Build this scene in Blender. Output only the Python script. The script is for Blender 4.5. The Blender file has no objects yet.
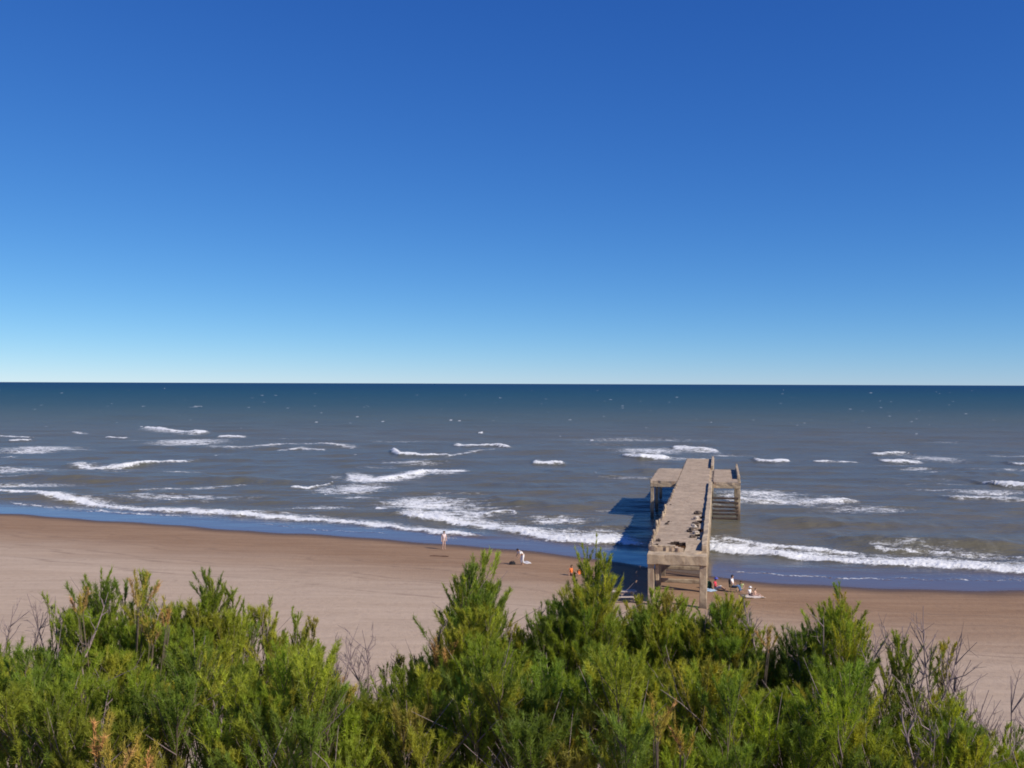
import bpy, bmesh, math, random
import numpy as np
from mathutils import Vector, Matrix

# ------------------------------------------------------------------ camera, sky, sun, exposure
scene = bpy.context.scene
H = 16.0            # eye height above the sea
F = 1000.0          # focal length in pixels at 1024 px width
cam_d = bpy.data.cameras.new('camera')
cam_d.sensor_width = 36.0
cam_d.lens = 36.0 * F / 1024.0
cam_d.clip_start = 0.1
cam_d.clip_end = 200000.0
cam = bpy.data.objects.new('camera', cam_d)
scene.collection.objects.link(cam)
ROLL = math.radians(0.20)
cam.matrix_world = (Matrix.Translation((0, 0, H)) @ Matrix.Rotation(math.pi / 2 - 0.0004, 4, 'X')
                    @ Matrix.Rotation(ROLL, 4, 'Z'))
scene.camera = cam

SUN_DIR = Vector((4.5, -3.1, 4.2)).normalized()      # towards the sun
SUN_EL = math.asin(SUN_DIR.z)
SUN_AZ = math.atan2(SUN_DIR.x, SUN_DIR.y)            # from +Y towards +X
world = bpy.data.worlds.new('World')
scene.world = world
world.use_nodes = True
wn = world.node_tree
wn.nodes.clear()
sky = wn.nodes.new('ShaderNodeTexSky')
sky.sky_type = 'NISHITA'
sky.sun_disc = False
sky.sun_elevation = SUN_EL
sky.sun_rotation = SUN_AZ
sky.altitude = 0.0
sky.air_density = 0.64
sky.dust_density = 0.0
sky.ozone_density = 10.0
bg = wn.nodes.new('ShaderNodeBackground')
bg.inputs['Strength'].default_value = 0.108
wo = wn.nodes.new('ShaderNodeOutputWorld')
sepc = wn.nodes.new('ShaderNodeSeparateColor')          # the camera's colour response: one power and gain per channel
comb = wn.nodes.new('ShaderNodeCombineColor')
wn.links.new(sky.outputs[0], sepc.inputs[0])
for k, (pw, gain) in enumerate(((1.32, 0.605), (1.03, 0.905), (0.65, 1.96))):
    p_ = wn.nodes.new('ShaderNodeMath'); p_.operation = 'POWER'; p_.inputs[1].default_value = pw
    g_ = wn.nodes.new('ShaderNodeMath'); g_.operation = 'MULTIPLY'; g_.inputs[1].default_value = gain
    wn.links.new(sepc.outputs[k], p_.inputs[0]); wn.links.new(p_.outputs[0], g_.inputs[0]); wn.links.new(g_.outputs[0], comb.inputs[k])
wn.links.new(comb.outputs[0], bg.inputs['Color'])
wn.links.new(bg.outputs[0], wo.inputs['Surface'])

sun_d = bpy.data.lights.new('sun', 'SUN')
sun_d.energy = 5.0
sun_d.angle = math.radians(0.5)
sun_d.color = (1.0, 0.92, 0.80)
sun = bpy.data.objects.new('sun', sun_d)
scene.collection.objects.link(sun)
sun.rotation_euler = SUN_DIR.to_track_quat('Z', 'Y').to_euler()
sun.location = (60, -40, 80)

scene.view_settings.view_transform = 'Standard'
scene.view_settings.look = 'None'
scene.view_settings.exposure = 0.0
scene.view_settings.gamma = 1.0
scene.render.engine = 'CYCLES'
scene.cycles.max_bounces = 6
scene.cycles.filter_width = 1.8

# ------------------------------------------------------------------ helpers
rng = np.random.default_rng(7)
random.seed(7)
COL = scene.collection

def horizon(u):
    return 383.6 + (u - 512.0) * math.tan(ROLL)

def at(u, v, Y):
    return np.array(((u - 512.0) / F * Y, Y, H - (v - horizon(u)) / F * Y))

def on_sea(u, v, z=0.0):
    Y = (H - z) * F / (v - horizon(u))
    return np.array(((u - 512.0) / F * Y, Y))

def tag(o, label=None, cat=None, group=None, kind=None):
    if label: o['label'] = label
    if cat: o['category'] = cat
    if group: o['group'] = group
    if kind: o['kind'] = kind
    return o

def link(name, me, mat=None, parent=None):
    o = bpy.data.objects.new(name, me)
    COL.objects.link(o)
    if mat: me.materials.append(mat)
    if parent: o.parent = parent
    return o

def empty(name, loc, rz=0.0):
    o = bpy.data.objects.new(name, None)
    COL.objects.link(o)
    o.location = loc
    o.rotation_euler = (0, 0, rz)
    o.empty_display_size = 0.3
    return o

def np_mesh(name, co, tris=None, quads=None):
    me = bpy.data.meshes.new(name)
    co = np.ascontiguousarray(co, dtype=np.float32)
    faces = tris if tris is not None else quads
    faces = np.ascontiguousarray(faces, dtype=np.int32)
    k = faces.shape[1]
    me.vertices.add(len(co))
    me.vertices.foreach_set('co', co.ravel())
    me.loops.add(faces.size)
    me.loops.foreach_set('vertex_index', faces.ravel())
    me.polygons.add(len(faces))
    me.polygons.foreach_set('loop_start', np.arange(0, faces.size, k, dtype=np.int32))
    me.polygons.foreach_set('loop_total', np.full(len(faces), k, dtype=np.int32))
    me.update(calc_edges=True)
    return me

def fattr(me, name, val):
    a = me.attributes.new(name, 'FLOAT', 'POINT')
    a.data.foreach_set('value', np.ascontiguousarray(val, dtype=np.float32))

def cattr(me, name, rgb):
    a = me.attributes.new(name, 'FLOAT_COLOR', 'POINT')
    rgba = np.ones((len(rgb), 4), dtype=np.float32)
    rgba[:, :3] = rgb
    a.data.foreach_set('color', rgba.ravel())

def smooth(me):
    me.polygons.foreach_set('use_smooth', np.ones(len(me.polygons), dtype=bool))

def ss(x, a, b):
    t = np.clip((x - a) / (b - a), 0, 1)
    return t * t * (3 - 2 * t)

class NT:
    """small node-tree writer"""
    def __init__(self, name):
        self.m = bpy.data.materials.new(name)
        self.m.use_nodes = True
        self.t = self.m.node_tree
        self.t.nodes.clear()
        self.out = self.t.nodes.new('ShaderNodeOutputMaterial')
    def n(self, typ, props=None, **ins):
        nd = self.t.nodes.new('ShaderNode' + typ)
        for k, v in (props or {}).items():
            setattr(nd, k, v)
        for k, v in ins.items():
            key = int(k[1:]) if k[0] == 'i' and k[1:].isdigit() else k.replace('_', ' ')
            self.set(nd.inputs[key], v)
        return nd
    def set(self, sock, v):
        if isinstance(v, bpy.types.NodeSocket):
            self.t.links.new(v, sock)
        elif isinstance(v, bpy.types.Node):
            self.t.links.new(v.outputs[0], sock)
        else:
            if hasattr(sock.default_value, '__len__') and len(sock.default_value) == 4 and len(v) == 3:
                v = (*v, 1.0)
            sock.default_value = v
    def math(self, op, a, b=0.0, clamp=False):
        return self.n('Math', {'operation': op, 'use_clamp': clamp}, i0=a, i1=b).outputs[0]
    def mix(self, fac, a, b, blend='MIX'):
        nd = self.t.nodes.new('ShaderNodeMix')
        nd.data_type = 'RGBA'
        nd.blend_type = blend
        self.set(nd.inputs[0], fac)
        self.set(nd.inputs[6], a)
        self.set(nd.inputs[7], b)
        return nd.outputs[2]
    def rng(self, v, a, b, c=0.0, d=1.0, interp='LINEAR'):
        nd = self.n('MapRange', {'interpolation_type': interp}, i0=v, i1=a, i2=b, i3=c, i4=d)
        return nd.outputs[0]
    def noise(self, vec, scale, detail=4.0, rough=0.55, dist=0.0):
        nd = self.n('TexNoise', None, Scale=scale, Detail=detail, Roughness=rough, Distortion=dist)
        if vec is not None: self.set(nd.inputs['Vector'], vec)
        return nd.outputs[0]
    def pos(self, scale=(1, 1, 1), rot=(0, 0, 0), obj=True):
        tc = self.n('TexCoord')
        mp = self.n('Mapping', None)
        self.set(mp.inputs['Vector'], tc.outputs['Object'] if obj else tc.outputs['Generated'])
        mp.inputs['Scale'].default_value = scale
        mp.inputs['Rotation'].default_value = rot
        return mp.outputs[0]
    def attr(self, name, color=False):
        a = self.n('Attribute', {'attribute_name': name})
        return a.outputs['Color'] if color else a.outputs['Fac']
    def finish(self, shader):
        self.t.links.new(shader if isinstance(shader, bpy.types.NodeSocket) else shader.outputs[0], self.out.inputs['Surface'])
        return self.m

# ------------------------------------------------------------------ shoreline and ground height
SHORE_PX = [(-420, 495), (-200, 504), (0, 514), (128, 521.5), (256, 530), (380, 539), (444, 544), (520, 551), (600, 559),
            (660, 567), (720, 577), (780, 583), (880, 586), (1024, 591), (1250, 596)]
_sh = np.array([on_sea(u, v) for u, v in SHORE_PX])
_sx = np.concatenate(([-1200, -600], _sh[:, 0], [400, 1200]))
_sy = np.concatenate(([_sh[0, 1] + 330, _sh[0, 1] + 150], _sh[:, 1], [_sh[-1, 1] - 20, _sh[-1, 1] - 60]))
_xx = np.linspace(-1200, 1200, 4801)
_yy = np.interp(_xx, _sx, _sy)
_k = np.hanning(17); _k /= _k.sum()
_yy = np.convolve(np.pad(_yy, 8, mode='edge'), _k, mode='valid')
_yy = _yy + 0.35 * np.sin(_xx * 0.31 + 1.0) + 0.22 * np.sin(_xx * 0.83) + 0.5 * np.sin(_xx * 0.11 + 2)

def shore(x):
    return np.interp(x, _xx, _yy)

def ground_z(x, y):
    x = np.asarray(x, float); y = np.asarray(y, float)
    d = shore(x) - y
    z = np.where(d < 0, 0.035 * d, 0.026 * np.minimum(d, 30) + 0.004 * np.maximum(d - 30, 0))
    z = np.maximum(z, -6)
    dune = np.interp(y, [-200, -2, 1.2, 3, 6, 10, 16, 24, 32, 40, 48],
                     [13.2, 13.5, 13.4, 12.6, 11.1, 9.2, 6.4, 3.6, 1.6, 0.5, 0.0])
    wob = 0.25 * np.sin(x * 0.45 + y * 0.2) + 0.2 * np.sin(x * 0.9 - y * 0.5 + 1) + 0.06 * np.sin(x * 2.1 + y * 1.3)
    near = np.exp(-(((x) ** 2 + (y) ** 2) / 6.0))
    z = z + dune + wob * ss(dune, 0.0, 2.0) * (1 - near)
    z = z + 0.035 * np.sin(x * 0.35 + 0.4 * np.sin(y * 0.21)) * np.sin(y * 0.5 + 0.12 * x) * ss(d, 3, 14)
    return z

# sand ---------------------------------------------------------------------------------
m = NT('sand')
P = m.pos((1, 1, 1))
Pst = m.pos((0.10, 0.85, 0.3), (0, 0, math.radians(14)))
Pst2 = m.pos((0.03, 0.30, 0.3), (0, 0, math.radians(12)))
n_big = m.noise(Pst2, 1.0, 4, 0.6)
n_str = m.noise(Pst, 1.0, 6, 0.65, 0.6)
n_fine = m.noise(P, 2.2, 8, 0.7)
n_grain = m.noise(P, 30.0, 4, 0.7)
wet = m.attr('inland')             # metres inland of the waterline
wetn = m.math('ADD', wet, m.math('MULTIPLY', m.math('SUBTRACT', n_big, 0.5), 9.0))
dry = m.mix(m.rng(n_str, 0.3, 0.7), (0.42, 0.31, 0.22), (0.515, 0.39, 0.285))
dry = m.mix(m.math('MULTIPLY', m.rng(n_fine, 0.52, 0.75), 0.35), dry, (0.27, 0.185, 0.135))
damp = m.mix(m.rng(n_str, 0.35, 0.65), (0.265, 0.158, 0.090), (0.335, 0.212, 0.125))
damp = m.mix(m.math('MULTIPLY', m.rng(n_fine, 0.5, 0.72), 0.35), damp, (0.17, 0.105, 0.07))
soaked = m.mix(m.rng(n_fine, 0.3, 0.7), (0.095, 0.06, 0.042), (0.125, 0.08, 0.055))
c = m.mix(m.rng(wetn, 9.0, 30.0, interp='SMOOTHSTEP'), damp, dry)
c = m.mix(m.rng(m.math('ADD', wet, m.math('MULTIPLY', n_str, 1.6)), 1.0, 5.0, interp='SMOOTHSTEP'), soaked, c)
trk = None
for off, wdt in ((9.0, .22), (10.7, .22), (14.2, .3), (15.9, .3), (21.0, .35), (22.6, .35), (27.5, .4)):
    l_ = m.math('SUBTRACT', m.math('ADD', wet, m.math('MULTIPLY', m.math('SUBTRACT', n_big, 0.5), 5.0)), off)
    l_ = m.rng(m.math('ABSOLUTE', l_), 0.0, wdt, 1.0, 0.0)
    trk = l_ if trk is None else m.math('MAXIMUM', trk, l_)
trk = m.math('MULTIPLY', trk, m.rng(n_str, 0.42, 0.62))
c = m.mix(m.math('MULTIPLY', trk, 0.6), c, (0.17, 0.11, 0.075))
foot = m.n('TexVoronoi', None, Scale=1.15)
m.set(foot.inputs['Vector'], m.pos((1.0, 0.8, 0.2)))
dimple = m.math('MULTIPLY', m.rng(foot.outputs['Distance'], 0.0, 0.22, 1.0, 0.0), m.rng(n_big, 0.45, 0.6))
c = m.mix(m.math('MULTIPLY', dimple, 0.5), c, (0.20, 0.135, 0.095))
hgt = m.math('ADD', m.math('MULTIPLY', n_fine, 0.6), m.math('ADD', m.math('MULTIPLY', n_grain, 0.05), m.math('MULTIPLY', n_str, 0.4)))
bmp = m.n('Bump', None, Strength=0.55, Distance=0.22, Height=hgt)
rough = m.rng(wet, -0.5, 2.2, 0.14, 0.95)
pr = m.n('BsdfPrincipled', None, Base_Color=c, Roughness=rough, Normal=bmp)
pr.inputs['IOR'].default_value = 1.33
MAT_SAND = m.finish(pr)

gx = np.concatenate((np.arange(-420, -90, 6.0), np.arange(-90, 90, 1.0), np.arange(90, 421, 6.0)))
gy = np.concatenate((np.arange(-120, -6, 6.0), np.arange(-6, 30, 0.6), np.arange(30, 140, 1.0), np.arange(140, 420, 8.0)))
GX, GY = np.meshgrid(gx, gy)
GZ = ground_z(GX, GY)
nr, nc = GX.shape
idx = np.arange(nr * nc).reshape(nr, nc)
quads = np.stack((idx[:-1, :-1], idx[:-1, 1:], idx[1:, 1:], idx[1:, :-1]), -1).reshape(-1, 4)
me = np_mesh('beach', np.stack((GX, GY, GZ), -1).reshape(-1, 3), quads=quads)
smooth(me)
fattr(me, 'inland', (shore(GX) - GY).ravel())
tag(link('beach', me, MAT_SAND), kind='structure')

# ------------------------------------------------------------------ sea
qs = np.concatenate((np.geomspace(0.2, 7.5, 36), np.arange(8.0, 218.0, 0.42)))
us = np.arange(-900, 901, 1.7)
Q, U = np.meshgrid(qs, us, indexing='ij')
SY = H * F / Q
SX = U / F * SY
D = SY - shore(np.clip(SX, -1190, 1190))          # metres offshore
row_d = (SY ** 2) / (H * F) * 0.42                # local row spacing in metres
calm = ss(D, 4.0, 16.0)
Zs = np.zeros_like(SX)
for i in range(34):                               # wind chop and swell travelling to the beach
    lam = 2.4 * (34.0 / 2.4) ** (i / 33.0)
    ang = rng.normal(0.05, 0.42)
    kx, ky = math.sin(ang) * 2 * math.pi / lam, math.cos(ang) * 2 * math.pi / lam
    amp = 0.0052 * lam ** 0.80
    ok = 1 - ss(row_d, lam * 0.18, lam * 0.42)
    ph = SX * kx + SY * ky + rng.uniform(0, 6.28)
    s = np.sin(ph + 0.35 * np.sin(ph))
    Zs += amp * s * ok * (0.05 + 0.95 * calm)
foam = np.zeros_like(SX)

def crest(pts, h=0.6, front=0.9, tail=3.0, s=1.0, body=1.0, lace=0.0, lace_w=8.0, lace_front=4.0, ragged=1.0):
    """a breaking wave: a ridge with a white broken front along a line across the sea"""
    global Zs, foam
    w = np.array([on_sea(u, v) for u, v in pts])
    o = np.argsort(w[:, 0]); w = w[o]
    x0, x1 = w[0, 0], w[-1, 0]
    L = x1 - x0
    r = slice(*np.searchsorted(qs, [H * F / (w[:, 1].max() + 40) , H * F / (w[:, 1].min() - 14)]))
    X, Y = SX[r], SY[r]
    a, b, ph = rng.uniform(0.25, 0.5), rng.uniform(0.9, 1.6), rng.uniform(0, 6, 4)
    yc = np.interp(X, w[:, 0], w[:, 1]) + ragged * (0.45 * np.sin(X * a + ph[0]) + 0.25 * np.sin(X * b + ph[1]) + 0.12 * np.sin(X * 3.1 + ph[2]))
    e = min(0.14 * L, 6.0)
    env = ss(X, x0 - 0.2 * e, x0 + e) * (1 - ss(X, x1 - e, x1 + 0.2 * e))
    mod = 0.68 + 0.20 * np.sin(X * a * 0.7 + ph[3]) + 0.14 * np.sin(X * b * 0.9 + ph[2]) * np.sin(X * 0.6 + ph[1])
    sd = Y - yc
    prof = np.where(sd < 0, np.exp(-(sd / front) ** 2), np.exp(-(sd / (tail * 1.2)) ** 2))
    Zs[r] += 0.9 * h * env * mod * prof
    f = np.where(sd < 0, np.exp(-np.abs(sd / (front * 1.1)) ** 2.6), np.exp(-np.maximum(sd, 0) / tail)) * env * s * body * (0.8 + 0.3 * mod)
    if lace > 0:
        lf = np.where(sd < 0, np.exp(-(sd / lace_front) ** 2), np.exp(-(sd / lace_w) ** 2)) * env * (lace + 0.08)
        f = np.maximum(f, lf)
    foam[r] = np.maximum(foam[r], f)

def lace(u, v, ru, rv, s, tilt=0.0):
    """a drifting patch of thin foam"""
    global foam
    p = on_sea(u, v)
    rx = ru / F * p[1]
    ry = max(abs(on_sea(u, v - rv)[1] - p[1]), 1.0)
    dx = SX - p[0]
    dy = SY - p[1] - tilt * dx
    f = (s + 0.18) * np.exp(-((dx / rx) ** 2 + (dy / ry) ** 2))
    foam[:] = np.maximum(foam, f)

# far breakers
crest([(143, 427), (160, 430), (180, 432), (213, 434.5)], 1.0, 2.2, 5, lace=0.5, lace_front=14)
crest([(216, 437), (232, 437), (248, 437)], 0.9, 2, 4)
crest([(104, 438), (128, 438.5)], 0.7, 1.6, 3, 0.95)
crest([(8, 441.5), (31, 441)], 0.8, 1.8, 4)
crest([(-60, 438), (0, 437), (30, 438.5), (62, 436)], 0.6, 1.8, 5, 0.82)
crest([(70, 432.5), (90, 435)], 0.5, 1.5, 4, 0.85)
crest([(1, 458), (16, 458)], 0.5, 1.2, 3, 0.95)
crest([(64, 464), (90, 467), (130, 466), (170, 463), (206, 460)], 0.65, 1.3, 4, 0.85, lace=0.4)
crest([(388, 452), (400, 455), (430, 455.5), (452, 455)], 1.1, 1.9, 4)
crest([(450, 445), (470, 446), (495, 446), (514, 448)], 1.0, 2, 4)
crest([(440, 457), (470, 453), (500, 449)], 0.2, 1.5, 6, 0.62)
crest([(240, 447), (280, 445), (310, 444), (366, 448)], 0.5, 1.6, 5, 0.72, lace=0.45)
crest([(270, 451), (300, 449), (330, 451)], 0.4, 1.5, 4, 0.72)
crest([(342, 474), (352, 478), (370, 480.5), (395, 478), (430, 473), (476, 472)], 0.5, 1.5, 4.5, 1.0, lace=0.62, lace_w=9, lace_front=9)
crest([(288, 488), (310, 489), (330, 484), (345, 478)], 0.4, 0.9, 2, 0.85, lace=0.35, lace_front=4)
crest([(752, 461), (770, 462), (792, 462)], 0.9, 1.9, 4)
crest([(619, 457), (640, 459.5), (674, 459.5)], 1.0, 1.9, 4)
crest([(670, 449), (690, 450), (722, 452)], 0.8, 2, 6, 0.9, lace=0.55, lace_front=12)
crest([(870, 455), (905, 453), (928, 456)], 0.7, 1.8, 5, 0.82, lace=0.5)
crest([(878, 462), (928, 463)], 0.5, 1.6, 5, 0.8, lace=0.4)
crest([(973, 482), (995, 485), (1030, 488), (1090, 490)], 1.0, 1.8, 5, 1.0, lace=0.55)
crest([(714, 500), (745, 500), (775, 502), (800, 503.5), (866, 502)], 0.6, 1.1, 4, 0.78, lace=0.6, lace_w=10, lace_front=5)
crest([(810, 463), (862, 463)], 0.5, 1.6, 4, 0.72, lace=0.3)
crest([(945, 500), (985, 500), (1040, 502)], 0.5, 1.1, 3, 0.7, lace=0.42)
crest([(531, 463), (567, 464)], 0.8, 1.5, 3, 0.95)
crest([(590, 441), (594, 441)], 0.5, 2, 4); crest([(478, 434), (484, 434)], 0.5, 3, 4, 0.9)
crest([(190, 407.5), (201, 407.5)], 1.6, 6, 10, 1.0)
crest([(375, 510), (388, 511)], 0.4, 0.7, 1.5, 0.9)
crest([(120, 495), (160, 490), (200, 489), (256, 485)], 0.3, 1.0, 4, 0.62, lace=0.35)
crest([(480, 516), (510, 513), (520, 516)], 0.3, 0.7, 2, 0.8, lace=0.4)
crest([(1010, 464), (1060, 466)], 0.7, 1.6, 4, 0.9); crest([(1090, 452), (1180, 455)], 0.9, 1.6, 5)
crest([(-200, 452), (-120, 455), (-70, 454)], 0.9, 1.6, 5, 1.0, lace=0.5)
# unbroken swell backs standing up ahead of the break
for pts in ([(470, 482), (560, 487), (640, 484)], [(180, 478), (260, 482), (330, 480)], [(760, 520), (860, 525), (960, 522)],
            [(820, 540), (920, 545), (1030, 548)], [(480, 500), (560, 505), (620, 502)], [(900, 478), (960, 476), (1020, 474)],
            [(130, 447), (230, 450), (330, 447)], [(540, 472), (600, 474), (660, 471)], [(20, 476), (100, 480), (160, 478)]):
    crest(pts, rng.uniform(0.45, 0.7), 2.2, 4, 0.0)
# shore break
crest([(-300, 484), (-120, 488), (0, 491.5), (30, 493.5), (60, 500), (90, 503), (128, 508.5), (200, 513), (256, 516), (330, 521), (400, 528), (440, 532.5), (500, 538)],
      0.40, 1.0, 2.2, 1.0, lace=0.58, lace_w=4.5, lace_front=2.0)
crest([(386, 512.5), (410, 516.5), (440, 520), (480, 527), (512, 532), (560, 540.5), (622, 543), (660, 545)],
      0.50, 1.3, 4.0, 1.05, lace=0.68, lace_w=10, lace_front=2.2)
crest([(660, 543), (705, 545), (740, 550.5), (800, 557), (850, 561), (915, 566), (1024, 571.5), (1200, 578), (1320, 582)],
      0.5, 1.4, 3.8, 1.1, lace=0.70, lace_w=7, lace_front=1.9)
crest([(712, 541), (760, 546), (830, 551), (880, 556)], 0.4, 0.9, 1.6, 0.8, lace=0.45, lace_w=4)
crest([(860, 547), (930, 551), (1040, 558)], 0.3, 0.6, 1.4, 0.62, lace=0.4, lace_w=5)
crest([(0, 501), (60, 507), (130, 513), (200, 518)], 0.02, 0.5, 1.2, 0.62, lace=0.0)
for _ in range(70):
    lace(rng.uniform(-350, 1350), 438 + 75 * rng.random() ** 1.1, rng.uniform(18, 75), rng.uniform(0.7, 1.8), rng.uniform(0.16, 0.42), rng.uniform(-.12, .12))
lace(40, 448, 55, 2.2, 0.52); lace(30, 452, 40, 1.6, 0.5); lace(20, 470, 60, 2, 0.42); lace(360, 488, 45, 6, 0.52); lace(440, 505, 60, 8, 0.5)
lace(418, 503, 50, 8, 0.56); lace(470, 515, 40, 6, 0.5); lace(350, 490, 50, 6, 0.5)
lace(40, 450, 60, 3.5, 0.5); lace(190, 442, 50, 4, 0.52); lace(0, 470, 90, 4, 0.45); lace(230, 448, 40, 2, 0.45)
lace(650, 451, 50, 4, 0.5); lace(760, 494, 60, 5, 0.52); lace(690, 505, 40, 5, 0.45); lace(990, 492, 50, 4, 0.48)
lace(560, 520, 50, 5, 0.45); lace(30, 484, 70, 3, 0.42); lace(320, 508, 60, 4, 0.42); lace(870, 510, 70, 5, 0.38)
lace(935, 459, 40, 4, 0.42); lace(640, 440, 120, 3, 0.30); lace(180, 498, 100, 4, 0.4)
crest([(715, 571), (760, 574), (830, 577), (900, 579)], 0.015, 0.25, 0.5, 0.55); crest([(880, 577), (960, 580), (1050, 583)], 0.015, 0.25, 0.5, 0.5)
crest([(20, 505), (90, 511), (170, 517)], 0.015, 0.3, 0.6, 0.55); crest([(250, 524), (330, 530), (400, 535)], 0.015, 0.3, 0.6, 0.5)
# whitecaps far out
for _ in range(420):
    qv = rng.uniform(4.5, 46) if rng.random() < 0.85 else rng.uniform(46, 120)
    uu = rng.uniform(-860, 860)
    r = int(np.searchsorted(qs, qv)); c0 = int(np.searchsorted(us, uu))
    w = rng.integers(1, 3)
    foam[r, c0:c0 + w] = np.maximum(foam[r, c0:c0 + w], rng.uniform(0.3, 0.75))
Zs *= np.clip(D / 3.0, 0.0, 1.0)
Zs += np.where(D < 0, 0.004, 0.0) + 0.012 * ss(D, -0.3, 0.3)
foam *= ss(D, 0.3, 1.6)
foam = np.clip(foam, 0, 1.15)
Zs += foam * np.where(Q > 40, 0.05, 0.0) * rng.normal(size=Zs.shape)

q = Q
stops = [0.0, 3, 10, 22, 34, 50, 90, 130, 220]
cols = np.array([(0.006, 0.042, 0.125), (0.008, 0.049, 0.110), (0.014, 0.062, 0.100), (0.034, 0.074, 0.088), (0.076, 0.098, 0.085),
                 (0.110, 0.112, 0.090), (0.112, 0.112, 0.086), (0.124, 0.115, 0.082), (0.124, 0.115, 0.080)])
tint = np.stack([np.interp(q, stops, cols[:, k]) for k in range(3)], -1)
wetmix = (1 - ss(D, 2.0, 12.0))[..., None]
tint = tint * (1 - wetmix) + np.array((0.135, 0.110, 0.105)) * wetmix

keep_v = D > -1.2
idx = np.arange(SX.size).reshape(SX.shape)
quads = np.stack((idx[:-1, :-1], idx[:-1, 1:], idx[1:, 1:], idx[1:, :-1]), -1).reshape(-1, 4)[:, ::-1]
kf = keep_v.ravel()[quads].any(1)
quads = quads[kf]
used = np.unique(quads)
remap = np.full(SX.size, -1, np.int64); remap[used] = np.arange(len(used))
co = np.stack((SX, SY, Zs), -1).reshape(-1, 3)[used]
me = np_mesh('sea', co, quads=remap[quads])
smooth(me)
fattr(me, 'foam', foam.ravel()[used])
fattr(me, 'chop', ((0.07 + 0.93 * calm)).ravel()[used])
fattr(me, 'offshore', np.clip(D, -50, 3000).ravel()[used])
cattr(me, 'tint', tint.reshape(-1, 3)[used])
fattr(me, 'sheen', (np.interp(Q, [0, 10, 40, 80], [0.10, 0.17, 0.36, 0.55]) * calm + 0.95 * (1 - calm)).ravel()[used])

m = NT('sea_water')
P1 = m.pos((0.22, 0.50, 0.4)); P2 = m.pos((0.9, 1.7, 1)); P3 = m.pos((0.02, 0.075, 0.1)); PF = m.pos((0.55, 1.0, 1.0))
nb1 = m.noise(P1, 1.0, 5, 0.6, 0.3)
nb2 = m.noise(P2, 1.0, 5, 0.65, 0.4)
nb3 = m.noise(P3, 1.0, 4, 0.6, 0.3)
chop = m.attr('chop')
fo = m.attr('foam')
nf = m.noise(PF, 1.0, 9, 0.72, 0.8)
nf2 = m.noise(PF, 4.5, 6, 0.7, 1.2)
nfm = m.math('ADD', m.math('MULTIPLY', nf, 0.65), m.math('MULTIPLY', nf2, 0.35))
fsum = m.math('ADD', fo, m.math('MULTIPLY', m.math('SUBTRACT', nfm, 0.5), 3.1))
fmask = m.rng(fsum, 0.40, 0.84, interp='SMOOTHSTEP')
fmask = m.math('MULTIPLY', fmask, m.rng(fo, 0.12, 0.5))
hgt = m.math('ADD', m.math('MULTIPLY', nb1, 1.1), m.math('MULTIPLY', nb2, 0.35))
hgt = m.math('MULTIPLY', hgt, chop)
bmp = m.n('Bump', None, Strength=0.7, Distance=0.5, Height=hgt)
tint_n = m.attr('tint', True)
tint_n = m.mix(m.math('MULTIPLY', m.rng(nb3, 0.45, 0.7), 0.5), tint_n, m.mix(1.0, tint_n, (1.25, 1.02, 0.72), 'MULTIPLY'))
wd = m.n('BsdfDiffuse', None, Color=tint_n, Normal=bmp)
wg = m.n('BsdfGlossy', None, Color=(1, 1, 1), Roughness=m.rng(chop, 0.0, 1.0, 0.08, 0.24), Normal=bmp)
fr = m.n('Fresnel', None, IOR=1.333, Normal=bmp)
gf = m.math('MINIMUM', m.math('MULTIPLY', fr.outputs[0], m.attr('sheen')), 0.50)
wat = m.n('MixShader', None)
m.set(wat.inputs[0], gf); m.set(wat.inputs[1], wd); m.set(wat.inputs[2], wg)
fb = m.n('Bump', None, Strength=0.7, Distance=0.25, Height=nfm)
fcol = m.mix(m.rng(nf2, 0.3, 0.7), (0.70, 0.72, 0.74), (0.86, 0.86, 0.85))
fsh = m.n('BsdfPrincipled', None, Base_Color=fcol, Roughness=0.9, Normal=fb)
mixs = m.n('MixShader', None)
m.set(mixs.inputs[0], fmask); m.set(mixs.inputs[1], wat); m.set(mixs.inputs[2], fsh)
MAT_SEA = m.finish(mixs)
tag(link('sea', me, MAT_SEA), kind='structure')

# ------------------------------------------------------------------ simple materials
def plain(name, col, rough=0.85, var=0.18, scale=6.0, bump=0.0, spec=0.3):
    m = NT(name)
    n = m.noise(m.pos(), scale, 5, 0.65)
    c = m.mix(m.rng(n, 0.3, 0.7), tuple(x * (1 - var) for x in col), tuple(min(1, x * (1 + var)) for x in col))
    p = m.n('BsdfPrincipled', None, Base_Color=c, Roughness=rough)
    p.inputs['Specular IOR Level'].default_value = spec
    if bump:
        p2 = m.n('Bump', None, Strength=bump, Distance=0.03, Height=n)
        m.set(p.inputs['Normal'], p2)
    return m.finish(p)

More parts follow.
